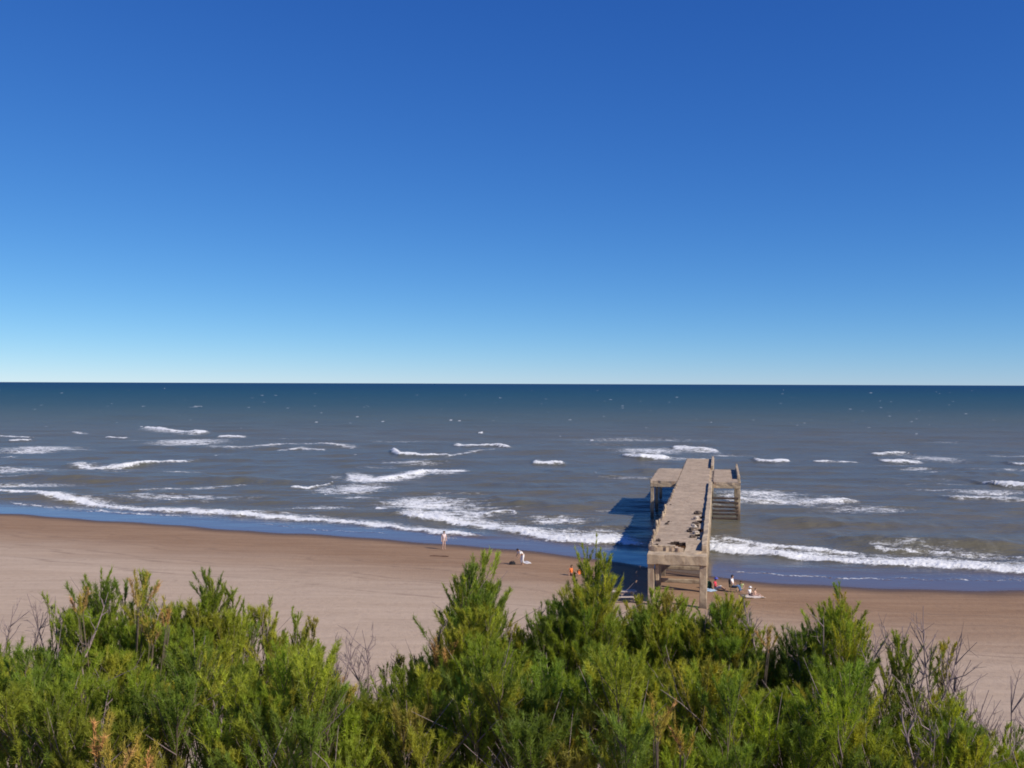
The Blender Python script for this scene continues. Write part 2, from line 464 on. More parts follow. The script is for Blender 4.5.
def concrete(name, base, dark, rust=(0.20, 0.10, 0.06), joints=0.0, wetline=False):
    m = NT(name)
    P = m.pos()
    n1 = m.noise(P, 0.55, 6, 0.65, 0.4)
    n2 = m.noise(P, 3.5, 7, 0.7)
    n3 = m.noise(m.pos((1.0, 1.0, 0.18)), 2.2, 5, 0.65)      # run-off streaks
    c = m.mix(m.rng(n1, 0.38, 0.64), base, tuple(b * 0.70 for b in base))
    c = m.mix(m.math('MULTIPLY', m.rng(n2, 0.48, 0.70), 0.65), c, dark)
    c = m.mix(m.math('MULTIPLY', m.rng(n3, 0.52, 0.70), 0.65), c, rust)
    hgt = m.math('ADD', n2, m.math('MULTIPLY', n1, 0.5))
    if joints:
        sep = m.n('SeparateXYZ', None)
        m.set(sep.inputs[0], P)
        fr = m.math('FRACT', m.math('DIVIDE', sep.outputs[1], joints))
        line = m.math('LESS_THAN', fr, 0.09)
        idn = m.math('FLOOR', m.math('DIVIDE', sep.outputs[1], joints))
        wn_ = m.n('TexWhiteNoise', {'noise_dimensions': '1D'})
        m.set(wn_.inputs['W'], idn)
        c = m.mix(m.math('MULTIPLY', wn_.outputs[0], 0.30), c, tuple(b * 0.62 for b in base))
        c = m.mix(m.math('MULTIPLY', line, 0.62), c, dark)
        hgt = m.math('SUBTRACT', hgt, m.math('MULTIPLY', line, 1.2))
    if wetline:
        sep2 = m.n('SeparateXYZ', None)
        m.set(sep2.inputs[0], P)
        w = m.rng(m.math('ADD', sep2.outputs[2], m.math('MULTIPLY', n1, 0.9)), 0.9, 1.7, 1.0, 0.0)
        c = m.mix(m.math('MULTIPLY', w, 0.75), c, (0.075, 0.055, 0.045))
    b = m.n('Bump', None, Strength=0.5, Distance=0.05, Height=hgt)
    p = m.n('BsdfPrincipled', None, Base_Color=c, Roughness=0.92, Normal=b)
    p.inputs['Specular IOR Level'].default_value = 0.25
    return m.finish(p)

MAT_DECK = concrete('weathered_concrete_deck', (0.54, 0.415, 0.295), (0.24, 0.175, 0.125), joints=1.15)
MAT_CONC = concrete('weathered_concrete', (0.55, 0.43, 0.295), (0.24, 0.17, 0.11))
MAT_LEG = concrete('stained_concrete', (0.50, 0.40, 0.28), (0.19, 0.13, 0.09), wetline=True)
MAT_TIMBER_WET = plain('dark_wet_timber', (0.085, 0.06, 0.05), 0.7, 0.35, 8, 0.4)
MAT_TIMBER = plain('weathered_timber', (0.48, 0.40, 0.33), 0.9, 0.25, 8, 0.4)

# ------------------------------------------------------------------ bmesh shape helpers
def bm_box(bm, c, s, rot=None, bev=0.0, jitter=0.0):
    r = bmesh.ops.create_cube(bm, size=1.0)
    vs = r['verts']
    bmesh.ops.scale(bm, vec=s, verts=vs)
    if jitter:
        for v in vs:
            v.co += Vector([random.uniform(-jitter, jitter) for _ in range(3)])
    if bev:
        es = list({e for v in vs for e in v.link_edges})
        g = bmesh.ops.bevel(bm, geom=vs + es, offset=bev, segments=1, affect='EDGES', profile=0.5)
        vs = list({v for f in g['faces'] for v in f.verts} | {v for v in vs if v.is_valid})
    if rot is not None:
        bmesh.ops.rotate(bm, cent=(0, 0, 0), matrix=rot, verts=vs)
    bmesh.ops.translate(bm, vec=c, verts=vs)
    return vs

def bm_obj(name, bm, mat, parent=None):
    me = bpy.data.meshes.new(name)
    bm.to_mesh(me); bm.free()
    return link(name, me, mat, parent)

def box_obj(name, c, s, mat, parent=None, rot=None, bev=0.015, jitter=0.0):
    bm = bmesh.new()
    bm_box(bm, c, s, rot, bev, jitter)
    return bm_obj(name, bm, mat, parent)

def rough_box(name, c, s, mat, parent=None, cuts=6, amp=0.03, rot=None):
    """a long eroded concrete member: subdivided along its length, surface knocked about"""
    bm = bmesh.new()
    bmesh.ops.create_cube(bm, size=1.0)
    ax = max(range(3), key=lambda i: s[i])
    es = [e for e in bm.edges if abs((e.verts[0].co - e.verts[1].co)[ax]) > 0.5]
    bmesh.ops.subdivide_edges(bm, edges=es, cuts=cuts, use_grid_fill=True)
    bmesh.ops.scale(bm, vec=s, verts=bm.verts)
    for v in bm.verts:
        for k in range(3):
            if k != ax: v.co[k] += random.uniform(-amp, amp)
    if rot is not None: bmesh.ops.rotate(bm, cent=(0, 0, 0), matrix=rot, verts=bm.verts)
    bmesh.ops.translate(bm, vec=c, verts=bm.verts)
    es = [e for e in bm.edges if e.calc_face_angle(0) > 1.0]
    bmesh.ops.bevel(bm, geom=es, offset=0.03, segments=1, affect='EDGES')
    return bm_obj(name, bm, mat, parent)

# ------------------------------------------------------------------ the ruined pier
PY = 69.4
PX = (677.5 - 512) / F * PY
PA = math.atan(0.208)
pier = empty('concrete_pier', (PX, PY, 0), -PA)
tag(pier, 'ruined concrete pier on legs with broken deck running from beach into surf', 'pier')
cA, sA = math.cos(PA), math.sin(PA)
def pier_world(x, y):
    return PX + x * cA + y * sA, PY - x * sA + y * cA
def pier_ground(x, y):
    return float(ground_z(*pier_world(x, y)))

DZ, LEN, HW = 4.4, 88.2, 2.05
A0, A1, ARM = 50.8, 69.0, 5.3

def slab(name, x0, x1, y0, y1, ztop, thick, mat, holes=None, step=0.2, edge=0.12):
    nx, ny = max(2, int((x1 - x0) / step)), max(2, int((y1 - y0) / step))
    bm = bmesh.new()
    V = {}
    jx = [edge * (0.6 * math.sin(j * 0.9) + 0.5 * math.sin(j * 2.3 + 1) + random.uniform(-0.4, 0.4)) for j in range(ny + 1)]
    jr = [edge * (0.6 * math.sin(j * 1.1 + 2) + 0.5 * math.sin(j * 2.7) + random.uniform(-0.4, 0.4)) for j in range(ny + 1)]
    for j in range(ny + 1):
        for i in range(nx + 1):
            x = x0 + (x1 - x0) * i / nx; y = y0 + (y1 - y0) * j / ny
            if i == 0: x += jx[j]
            if i == nx: x += 0.3 * jr[j]
            if j == 0: y += 0.6 * random.uniform(-edge, edge)
            V[i, j] = bm.verts.new((x, y, ztop + random.uniform(-0.012, 0.012)))
    for j in range(ny):
        for i in range(nx):
            cx, cy = x0 + (x1 - x0) * (i + .5) / nx, y0 + (y1 - y0) * (j + .5) / ny
            if holes and holes(cx, cy): continue
            bm.faces.new((V[i, j], V[i + 1, j], V[i + 1, j + 1], V[i, j + 1]))
    bmesh.ops.delete(bm, geom=[v for v in bm.verts if not v.link_faces], context='VERTS')
    ext = bmesh.ops.extrude_face_region(bm, geom=bm.faces[:])
    nv = [g for g in ext['geom'] if isinstance(g, bmesh.types.BMVert)]
    bmesh.ops.translate(bm, vec=(0, 0, -thick), verts=nv)
    bmesh.ops.recalc_face_normals(bm, faces=bm.faces[:])
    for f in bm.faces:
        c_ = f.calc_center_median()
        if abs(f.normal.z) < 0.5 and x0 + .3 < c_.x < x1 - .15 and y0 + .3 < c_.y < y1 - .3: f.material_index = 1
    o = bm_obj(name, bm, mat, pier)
    o.data.materials.append(MAT_HOLE_SHADE)
    return o
MAT_HOLE_SHADE = plain('broken_face_painted_shade', (0.07, 0.05, 0.04), 0.95, 0.4, 4, 0.5)  # broken walls of the deck holes, with the shade inside painted into their colour

HOLES = [(-0.25, 3.4, 0.42, 1.1), (0.25, 3.0, 0.34, 1.0), (0.52, 2.2, 0.36, 1.3), (1.35, 2.3, 1.0, 2.1), (1.0, 1.5, 0.4, 0.9),
         (-1.55, 2.4, 0.22, 0.6), (1.25, 7.8, 0.25, 1.3), (1.4, 10.6, 0.30, 1.1), (1.05, 12.6, 0.25, 1.0), (1.3, 15.5, 0.33, 1.1),
         (-1.3, 15.0, 0.15, 0.5), (1.35, 18.6, 0.3, 0.9), (1.45, 5.6, 0.3, 1.0), (-1.7, 27, 0.15, 0.5)]
def holes(x, y):
    for hx, hy, rx, ry in HOLES:
        a = math.atan2((y - hy) / ry, (x - hx) / rx)
        r = math.hypot((x - hx) / rx, (y - hy) / ry)
        if r < 0.92 + 0.22 * math.sin(3 * a + hx * 9) + 0.12 * math.sin(7 * a + hy): return True
    return False
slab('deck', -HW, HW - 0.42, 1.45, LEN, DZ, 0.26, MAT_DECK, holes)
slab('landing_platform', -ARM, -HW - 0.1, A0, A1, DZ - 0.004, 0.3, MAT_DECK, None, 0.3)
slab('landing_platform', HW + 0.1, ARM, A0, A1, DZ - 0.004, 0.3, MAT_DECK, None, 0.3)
# fallen slab hanging in the big hole at the landward end
bm = bmesh.new()
pl = [(-0.75, -1.3), (-0.62, 0.1), (-0.7, 1.5), (0.2, 1.75), (0.72, 1.5), (0.68, 0.0), (0.45, -1.1), (-0.1, -1.65)]
vs = [bm.verts.new((x, y, 0)) for x, y in pl]
f = bm.faces.new(vs)
r = bmesh.ops.extrude_face_region(bm, geom=[f])
bmesh.ops.translate(bm, vec=(0, 0, -0.2), verts=[g for g in r['geom'] if isinstance(g, bmesh.types.BMVert)])
bmesh.ops.recalc_face_normals(bm, faces=bm.faces[:])
bmesh.ops.rotate(bm, cent=(0, 0, 0), matrix=Matrix.Rotation(math.radians(8), 3, 'X') @ Matrix.Rotation(math.radians(-3), 3, 'Y'), verts=bm.verts)
bmesh.ops.translate(bm, vec=(1.16, 2.45, DZ - 0.06), verts=bm.verts)
tag(bm_obj('broken_slab', bm, MAT_CONC, pier), 'broken deck slab sagging into a hole')
# landward beam, side girders, parapets
rough_box('front_beam', (0, 0.72, 3.78), (2 * HW + 0.02, 1.42, 0.68), MAT_CONC, pier, 10, 0.03)
rough_box('beam_lip', (-1.0, 1.62, DZ - 0.13 + 0.16), (1.7, 0.3, 0.18), MAT_CONC, pier, 8, 0.03)
rough_box('girder', (HW - 0.22, (1.45 + LEN) / 2, DZ - 0.50), (0.42, LEN - 1.5, 0.66), MAT_CONC, pier, 60, 0.025)
rough_box('girder', (-HW + 0.35, (1.45 + LEN) / 2, DZ - 0.56), (0.36, LEN - 1.6, 0.58), MAT_CONC, pier, 60, 0.025)
rough_box('parapet', (HW - 0.20, (1.5 + A0 - 2) / 2, DZ + 0.03), (0.40, A0 - 3.5, 0.46), MAT_CONC, pier, 40, 0.03)
rough_box('parapet', (HW - 0.20, (A1 + 1.5 + LEN) / 2, DZ + 0.11), (0.34, LEN - A1 - 1.5, 0.54), MAT_CONC, pier, 12, 0.03)
rough_box('parapet', (ARM - 0.16, (A0 + A1) / 2 + 2.0, DZ + 0.27), (0.3, A1 - A0 - 4.2, 0.54), MAT_CONC, pier, 12, 0.03)
for sx in (-1, 1):
    xc = sx * (HW + ARM + 0.1) / 2
    rough_box('platform_beam', (xc, A0 + 0.22, DZ - 0.52), (ARM - HW - 0.12, 0.44, 0.44), MAT_CONC, pier, 6, 0.02)
    rough_box('platform_beam', (xc, A1 - 0.25, DZ - 0.55), (ARM - HW - 0.12, 0.44, 0.48), MAT_CONC, pier, 6, 0.02)
    rough_box('platform_beam', (sx * (ARM - 0.24), (A0 + A1) / 2, DZ - 0.57), (0.42, A1 - A0 - 0.95, 0.52), MAT_CONC, pier, 14, 0.02)
# legs in pairs
def leg(x, y, w=0.42, top=DZ - 0.8, mat=None):
    z0 = pier_ground(x, y) - 0.7
    rough_box('leg', (x, y, (z0 + top) / 2), (w, w, top - z0), mat or MAT_LEG, pier, 8, 0.022)
bents = [0.4, 7.0, 13.5, 20.0, 26.5, 33.0, 39.5, 46.0, 52.5, 59.0, 65.5, 72.0, 79.0, 87.6]
for i, y in enumerate(bents):
    leg(-HW + 0.25 + (0 if i == 0 else 0.10), y, 0.44, 3.44 if i == 0 else DZ - 0.85)
    leg(HW - 0.26, y, 0.50 if i == 0 else 0.42, 3.44 if i == 0 else DZ - 0.83)
    if i:
        rough_box('cross_beam', (0.03, y, DZ - 0.60), (2 * HW - 1.0, 0.4, 0.62), MAT_CONC, pier, 5, 0.02)
    if i in (1, 2, 3, 5, 7, 9):
        zb = pier_ground(0, y)
        rough_box('tie_beam', (0.03, y, max(zb, 0) + 0.75), (2 * HW - 0.98, 0.26, 0.30), MAT_LEG, pier, 5, 0.03)
for y in (A0 + 0.25, (A0 + A1) / 2, A1 - 0.25):
    leg(-ARM + 0.24, y, 0.40, DZ - 0.85)
    leg(ARM - 0.24, y, 0.46, DZ - 0.85)
rough_box('post', (ARM - 0.18, A0 + 0.2, DZ + 0.32), (0.26, 0.26, 0.86), MAT_CONC, pier, 3, 0.03)
rough_box('post', (ARM - 0.18, A1 - 0.2, DZ + 0.40), (0.22, 0.22, 0.8), MAT_CONC, pier, 3, 0.03)
# fender boards between the legs below the seaward platform
for k in range(6):
    rough_box('fender_board', ((HW + ARM) / 2 - 0.1, A0 + 0.02 - 0.06 * (k % 2), 0.12 + k * 0.47 + random.uniform(-.05, .05)), (ARM - HW - 0.25, 0.16, 0.24),
              MAT_TIMBER_WET, pier, 6, 0.03, Matrix.Rotation(random.uniform(-0.02, 0.02), 3, 'Y'))
# stub of wall hanging behind the first left leg, and balusters left along the edge
rough_box('hanging_stub', (-HW + 0.66, 0.5, 2.83), (0.24, 0.2, 1.2), MAT_CONC, pier, 4, 0.04)
y = 2.4
while y < 50:
    if random.random() < (0.85 if y < 24 else 0.45):
        h = random.uniform(0.35, 0.95) if y < 26 else random.uniform(0.12, 0.4)
        rough_box('baluster', (-HW + 0.14 + random.uniform(-.04, .06), y, DZ + h / 2 - 0.02), (random.uniform(.11, .2), random.uniform(.14, .3), h), MAT_CONC, pier, 2, 0.03,
                  Matrix.Rotation(random.uniform(-.12, .12), 3, 'Y'))
    y += random.uniform(1.1, 1.9)

def chunk_mesh(name, r, mat, seed):
    rr = random.Random(seed)
    bm = bmesh.new()
    bmesh.ops.create_icosphere(bm, subdivisions=2, radius=r)
    ph = [rr.uniform(0, 6) for _ in range(4)]
    for v in bm.verts:
        d = v.co.normalized()
        k = 1 + 0.22 * math.sin(4 * d.x + ph[0]) + 0.2 * math.sin(5 * d.y + ph[1]) + 0.15 * math.sin(6 * d.z + ph[2]) + rr.uniform(-.06, .06)
        v.co = Vector((v.co.x * k * 1.2, v.co.y * k, max(v.co.z * k * 0.75, -0.42 * r)))
    me = bpy.data.meshes.new(name)
    bm.to_mesh(me); bm.free()
    me.materials.append(mat)
    return me
MAT_DARK_RUBBLE = plain('dark_rubble', (0.10, 0.075, 0.06), 0.95, 0.35, 5, 0.5)
MAT_PALE_RUBBLE = plain('pale_rubble', (0.46, 0.39, 0.32), 0.95, 0.2, 5, 0.5)
rub = [(1.02, 20.5, 0.34, 0), (0.9, 17.0, 0.30, 1), (0.95, 14.0, 0.26, 0), (0.85, 11.6, 0.34, 1), (0.72, 9.4, 0.34, 0), (1.1, 8.6, 0.26, 1), (0.9, 6.6, 0.22, 0), (-1.5, 4.2, 0.22, 0), (-1.35, 13.2, 0.2, 0)]
for k, (x, y, r, pale) in enumerate(rub):
    wx, wy = pier_world(x, y)
    o = link('concrete_lump', chunk_mesh('concrete_lump', 0.8 * r, MAT_PALE_RUBBLE if pale else MAT_DARK_RUBBLE, k))
    o.location = (wx, wy, DZ + 0.33 * r - 0.01)
    o.rotation_euler = (0, 0, random.uniform(0, 6))
    if x < 0:
        tag(o, ['small dark lump of concrete at the left edge of the pier deck, nearer the beach',
                'small dark lump of concrete at the left edge of the pier deck, farther out'][k - 7], 'rubble')
    else:
        tag(o, ('pale' if pale else 'dark') + ' lump of broken concrete lying along the right side of the pier deck', 'rubble',
            ('pale' if pale else 'dark') + ' lumps of concrete along the pier deck')

# ------------------------------------------------------------------ small things on the sand
def place(u, v):
    """the point of the sand seen at a pixel"""
    Y = 85.0
    for _ in range(60):
        p = at(u, v, Y)
        Y += (p[2] - float(ground_z(p[0], p[1]))) * 3.0
    return Vector((p[0], p[1], float(ground_z(p[0], p[1]))))

# picnic table in the pier's shadow
p = place(625, 602.5)
t = empty('picnic_table', p, 0.06)
tag(t, 'weathered plank picnic table on the sand left of the pier', 'picnic table')
def planks(name, c, L, W, n, th, parent):
    bm = bmesh.new()
    for k in range(n):
        w = W / n
        bm_box(bm, (c[0] + random.uniform(-.03, .03), c[1] - W / 2 + w * (k + .5), c[2]), (L, w - 0.02, th), None, 0.006)
    return bm_obj(name, bm, MAT_TIMBER, parent)
planks('table_top', (0, 0.45, 0.74), 1.85, 0.75, 5, 0.05, t)
planks('bench_seat', (0.05, -0.25, 0.44), 1.95, 0.3, 2, 0.05, t)
planks('bench_seat', (0, 1.15, 0.44), 1.85, 0.3, 2, 0.05, t)
for sx in (-0.65, 0.65):
    bm = bmesh.new()
    bm_box(bm, (sx, 0.45, 0.385), (0.09, 1.75, 0.08))
    for s in (-1, 1):
        bm_box(bm, (sx, 0.45 + s * 0.42, 0.34), (0.085, 0.09, 0.82), Matrix.Rotation(s * 0.42, 3, 'X') if False else None)
    bm_box(bm, (sx, 0.45, 0.675), (0.085, 0.7, 0.07))
    bm_obj('leg_frame', bm, MAT_TIMBER, t)

# shadow of a sand mound, modelled as a dark brown streak
p = place(440, 556.5)
bm = bmesh.new()
for k in range(9):
    a = k / 8
    bm_box(bm, ((a - .5) * 1.5, 0.08 * math.sin(a * 5), 0.05 + 0.02 * math.sin(a * 9)), (0.24, 0.09 + 0.05 * math.sin(a * 3.1), 0.09), Matrix.Rotation(0.15 * math.sin(a * 7), 3, 'Z'), 0.02)
o = bm_obj('shadow_streak', bm, plain('shadow_streak', (0.17, 0.10, 0.07), 0.9, 0.3, 9, 0.4))
o.location = p; o.rotation_euler = (0, 0, -0.12)
tag(o, 'dark brown streak modelled for the shadow of a sand mound below the standing bather', 'shadow_streak')

# ------------------------------------------------------------------ people
MAT = {}
def M(name, col, rough=0.8):
    if name not in MAT: MAT[name] = plain(name, col, rough, 0.08, 10)
    return MAT[name]
SKIN = M('skin', (0.46, 0.27, 0.19), 0.6)
SKIN_PALE = M('pale_skin', (0.58, 0.38, 0.29), 0.6)
HAIR = M('dark_hair', (0.03, 0.02, 0.016))
HAIR_BROWN = M('brown_hair', (0.10, 0.06, 0.035))

POSES = {
 'stand': dict(pel=(0, 0, .93), wai=(0, .0, 1.08), che=(0, .01, 1.28), nec=(0, .0, 1.47), hed=(0, -.02, 1.60), top=(0, -.02, 1.69),
    shL=(-.17, .01, 1.40), elL=(-.24, .03, 1.13), haL=(-.25, -.06, .89), shR=(.17, .01, 1.40), elR=(.25, .02, 1.13), haR=(.23, -.1, .91),
    hiL=(-.09, 0, .88), knL=(-.12, -.04, .49), anL=(-.13, .03, .08), toL=(-.15, -.13, .03), hiR=(.09, 0, .88), knR=(.11, .03, .49), anR=(.12, .08, .08), toR=(.14, -.08, .03)),
 'bend': dict(pel=(0, .10, .88), wai=(0, -.02, 1.02), che=(0, -.18, 1.16), nec=(0, -.33, 1.27), hed=(0, -.43, 1.33), top=(0, -.48, 1.40),
    shL=(-.16, -.27, 1.20), elL=(-.20, -.36, .93), haL=(-.16, -.50, .72), shR=(.16, -.27, 1.20), elR=(.2, -.33, .93), haR=(.17, -.48, .71),
    hiL=(-.09, .1, .84), knL=(-.11, -.02, .47), anL=(-.11, .06, .08), toL=(-.12, -.1, .03), hiR=(.09, .1, .84), knR=(.11, .02, .47), anR=(.11, .13, .08), toR=(.12, -.03, .03)),
 'sit': dict(pel=(0, 0, .12), wai=(0, .03, .26), che=(0, .05, .47), nec=(0, .0, .66), hed=(0, -.04, .79), top=(0, -.05, .88),
    shL=(-.17, .04, .59), elL=(-.26, .10, .33), haL=(-.27, .05, .09), shR=(.17, .04, .59), elR=(.26, -.02, .36), haR=(.2, -.22, .25),
    hiL=(-.09, -.04, .12), knL=(-.14, -.42, .2), anL=(-.13, -.80, .07), toL=(-.14, -.86, .2), hiR=(.09, -.04, .12), knR=(.13, -.40, .3), anR=(.12, -.74, .07), toR=(.13, -.83, .18)),
 'chair': dict(pel=(0, 0, .50), wai=(0, .06, .64), che=(0, .09, .85), nec=(0, .07, 1.04), hed=(0, .03, 1.17), top=(0, .03, 1.26),
    shL=(-.17, .08, .97), elL=(-.23, .02, .71), haL=(-.16, -.22, .62), shR=(.17, .08, .97), elR=(.23, .0, .71), haR=(.15, -.24, .62),
    hiL=(-.09, -.04, .48), knL=(-.13, -.44, .52), anL=(-.13, -.62, .09), toL=(-.14, -.78, .05), hiR=(.09, -.04, .48), knR=(.13, -.45, .50), anR=(.12, -.66, .09), toR=(.13, -.82, .05)),
}
RAD = dict(pel=.125, wai=.115, che=.13, nec=.052, hed=.088, top=.055, shL=.062, shR=.062, elL=.042, elR=.042, haL=.03, haR=.03,
           hiL=.088, hiR=.088, knL=.058, knR=.058, anL=.04, anR=.04, toL=.03, toR=.03)
BONES = [('pel', 'wai'), ('wai', 'che'), ('che', 'nec'), ('nec', 'hed'), ('hed', 'top'), ('che', 'shL'), ('shL', 'elL'), ('elL', 'haL'), ('che', 'shR'), ('shR', 'elR'), ('elR', 'haR'),
         ('pel', 'hiL'), ('hiL', 'knL'), ('knL', 'anL'), ('anL', 'toL'), ('pel', 'hiR'), ('hiR', 'knR'), ('knR', 'anR'), ('anR', 'toR')]

def skin(name, pts, bones, rad, root, mat, parent, levels=1):
    names = list(pts)
    me = bpy.data.meshes.new(name)
    me.from_pydata([pts[n] for n in names], [(names.index(a), names.index(b)) for a, b in bones], [])
    o = link(name, me, mat, parent)
    md = o.modifiers.new('skin', 'SKIN')
    md.use_smooth_shade = True
    for n, sv in zip(names, me.skin_vertices[0].data):
        r = rad[n]; sv.radius = (r, r)
        sv.use_root = (n == root)
    sb = o.modifiers.new('sub', 'SUBSURF'); sb.levels = levels; sb.render_levels = levels
    return o

def lerp(a, b, t): return tuple(x + (y - x) * t for x, y in zip(a, b))

def person(label, loc, rz, pose, scale=1.0, body=SKIN, hair=HAIR, shirt=None, bottoms=None, sleeves=.5, legs=.45, hat=None, group=None):
    P = POSES[pose]
    root = empty('person', loc, rz)
    root.scale = (scale,) * 3
    tag(root, label, 'person', group)
    pts = dict(P); rad = dict(RAD); bones = list(BONES)
    for s in 'LR':                                     # palm, four unequal fingers and a thumb on each hand
        el, ha = Vector(P['el' + s]), Vector(P['ha' + s])
        d = (ha - el).normalized()
        side = d.cross(Vector((0, 1, .3))).normalized()
        nrm = d.cross(side)
        pm = ha + d * .05
        pts['pa' + s] = tuple(pm); rad['pa' + s] = .032; bones.append(('ha' + s, 'pa' + s))
        for k, (o_, l_) in enumerate(((-.028, .065), (-.01, .08), (.01, .075), (.028, .06))):
            a = pm + side * o_ + d * .03; b = a + d * l_ * .5 + nrm * .01; c = b + d * l_ * .45 + nrm * .025
            for nm, q_, pr_ in (('a', a, 'pa' + s), ('b', b, f'f{k}a{s}'), ('c', c, f'f{k}b{s}')):
                pts[f'f{k}{nm}{s}'] = tuple(q_); rad[f'f{k}{nm}{s}'] = .009; bones.append((pr_, f'f{k}{nm}{s}'))
        th = ha + d * .02 + side * -.035; th2 = th + d * .04 + side * -.02
        pts['t1' + s] = tuple(th); pts['t2' + s] = tuple(th2); rad['t1' + s] = .012; rad['t2' + s] = .01
        bones += [('ha' + s, 't1' + s), ('t1' + s, 't2' + s)]
    hd = Vector(P['hed']); up = (Vector(P['top']) - Vector(P['nec'])).normalized()
    fwd = Vector((0, -1, 0)); fwd = (fwd - up * fwd.dot(up)).normalized()
    nz = hd + fwd * .105 - up * .01
    pts['nos'] = tuple(nz); rad['nos'] = .018; bones.append(('hed', 'nos'))
    skin('body', pts, bones, rad, 'pel', body, root)
    # eyes, mouth, hair
    for sx in (-.033, .033):
        bm = bmesh.new()
        bmesh.ops.create_icosphere(bm, subdivisions=1, radius=.012, matrix=Matrix.Translation(hd + fwd * .078 + up * .02 + Vector((sx, 0, 0))))
        bm_obj('eye', bm, HAIR, root)
    bm = bmesh.new()
    bmesh.ops.create_icosphere(bm, subdivisions=3, radius=.118)
    for v in bm.verts: v.co.z = v.co.z * 1.08
    bmesh.ops.delete(bm, geom=[v for v in bm.verts if v.co.dot(fwd) > .035 + .5 * max(0, v.co.dot(up)) or v.co.dot(up) < -.07], context='VERTS')
    bmesh.ops.translate(bm, vec=hd + up * .025, verts=bm.verts)
    bm_obj('hair', bm, hair, root)
    if hat:
        bm = bmesh.new()
        bmesh.ops.create_cone(bm, cap_ends=True, segments=20, radius1=.2, radius2=.2, depth=.012, matrix=Matrix.Translation((0, 0, .0)))
        bmesh.ops.create_cone(bm, cap_ends=True, segments=20, radius1=.125, radius2=.10, depth=.11, matrix=Matrix.Translation((0, 0, .06)))
        bmesh.ops.translate(bm, vec=hd + up * .075, verts=bm.verts)
        bm_obj('hat', bm, hat, root)
    if shirt:
        q = {k: P[k] for k in ('wai', 'che', 'shL', 'shR')}
        q['pe2'] = lerp(P['pel'], P['wai'], .35); q['col'] = lerp(P['che'], P['nec'], .72)
        r = dict(wai=.137, che=.150, shL=.080, shR=.080, pe2=.138, col=.075)
        b = [('pe2', 'wai'), ('wai', 'che'), ('che', 'col'), ('che', 'shL'), ('che', 'shR')]
        for s in 'LR':
            q['sl' + s] = lerp(P['sh' + s], P['el' + s], sleeves); r['sl' + s] = .066
            b.append(('sh' + s, 'sl' + s))
        skin('shirt', q, b, r, 'che', shirt, root)
    if bottoms:
        q = {k: P[k] for k in ('pel', 'hiL', 'hiR')}
        r = dict(pel=.148, hiL=.106, hiR=.106)
        b = [('pel', 'hiL'), ('pel', 'hiR')]
        q['w2'] = lerp(P['pel'], P['wai'], .55); r['w2'] = .133; b.append(('pel', 'w2'))
        for s in 'LR':
            if legs <= 1:
                q['le' + s] = lerp(P['hi' + s], P['kn' + s], legs); r['le' + s] = .092; b.append(('hi' + s, 'le' + s))
            else:
                q['kn' + s] = P['kn' + s]; r['kn' + s] = .074; b.append(('hi' + s, 'kn' + s))
                q['le' + s] = lerp(P['kn' + s], P['an' + s], legs - 1); r['le' + s] = .058; b.append(('kn' + s, 'le' + s))
        skin('trousers' if legs > 1 else 'shorts', q, b, r, 'pel', bottoms, root)
    return root

person('bather with bare legs and pale top standing alone at the water edge', place(444.5, 549.5), 0.5, 'stand', 1.02, SKIN_PALE, HAIR_BROWN, shirt=M('pale_pink_top', (0.70, 0.58, 0.58)), bottoms=M('pale_cloth', (0.55, 0.47, 0.44)), legs=.3, sleeves=.2)
person('person in white clothes bending over a blanket on the sand', place(522.5, 565), -1.0, 'bend', 1.0, SKIN, HAIR, shirt=M('white_cloth', (0.82, 0.82, 0.84)), bottoms=M('white_cloth', (0.8, 0.8, 0.8)), legs=1.8, sleeves=.8)
person('person in orange sitting on the sand behind the tall bush spire', place(572, 575.5), 0.9, 'sit', 0.95, SKIN, HAIR_BROWN, shirt=M('orange_cloth', (0.75, 0.19, 0.05)), bottoms=M('dark_red_cloth', (0.2, 0.03, 0.025)))
person('person in red shirt and blue hat sitting with legs stretched beside the pier leg', place(716, 589.5), 1.1, 'sit', 0.98, SKIN, HAIR, shirt=M('red_cloth', (0.70, 0.06, 0.10)), bottoms=M('pale_grey_cloth', (0.6, 0.6, 0.62)), hat=M('blue_cloth', (0.09, 0.11, 0.45)), legs=1.3)
pB = place(733.5, 592)
person('person in white shirt and blue jeans sitting on a beach chair', pB, 1.15, 'chair', 1.0, SKIN, HAIR, shirt=M('white_cloth', (0.8, 0.8, 0.8)), bottoms=M('blue_denim', (0.10, 0.17, 0.32)), legs=1.9, sleeves=.6)
person('child in pale green top sitting on the sand facing the beach chair', place(742, 590.5), -0.5, 'sit', 0.82, SKIN, HAIR_BROWN, shirt=M('pale_green_cloth', (0.48, 0.55, 0.27)), bottoms=M('green_cloth', (0.10, 0.20, 0.13)), legs=.9)
person('toddler in white sun hat and dark swimsuit sitting on the sand', place(750.5, 595.5), 0.6, 'sit', 0.72, SKIN_PALE, HAIR_BROWN, shirt=M('white_cloth', (0.8, 0.8, 0.8)), bottoms=M('black_cloth', (0.02, 0.02, 0.024)), hat=M('white_cloth', (0.8, 0.8, 0.8)), legs=.6)
person('bare skinned child in pale shorts sitting at the right end of the group', place(756, 596.5), 1.0, 'sit', 0.68, SKIN_PALE, HAIR_BROWN, bottoms=M('pale_pink_cloth', (0.7, 0.5, 0.45)), legs=.5)

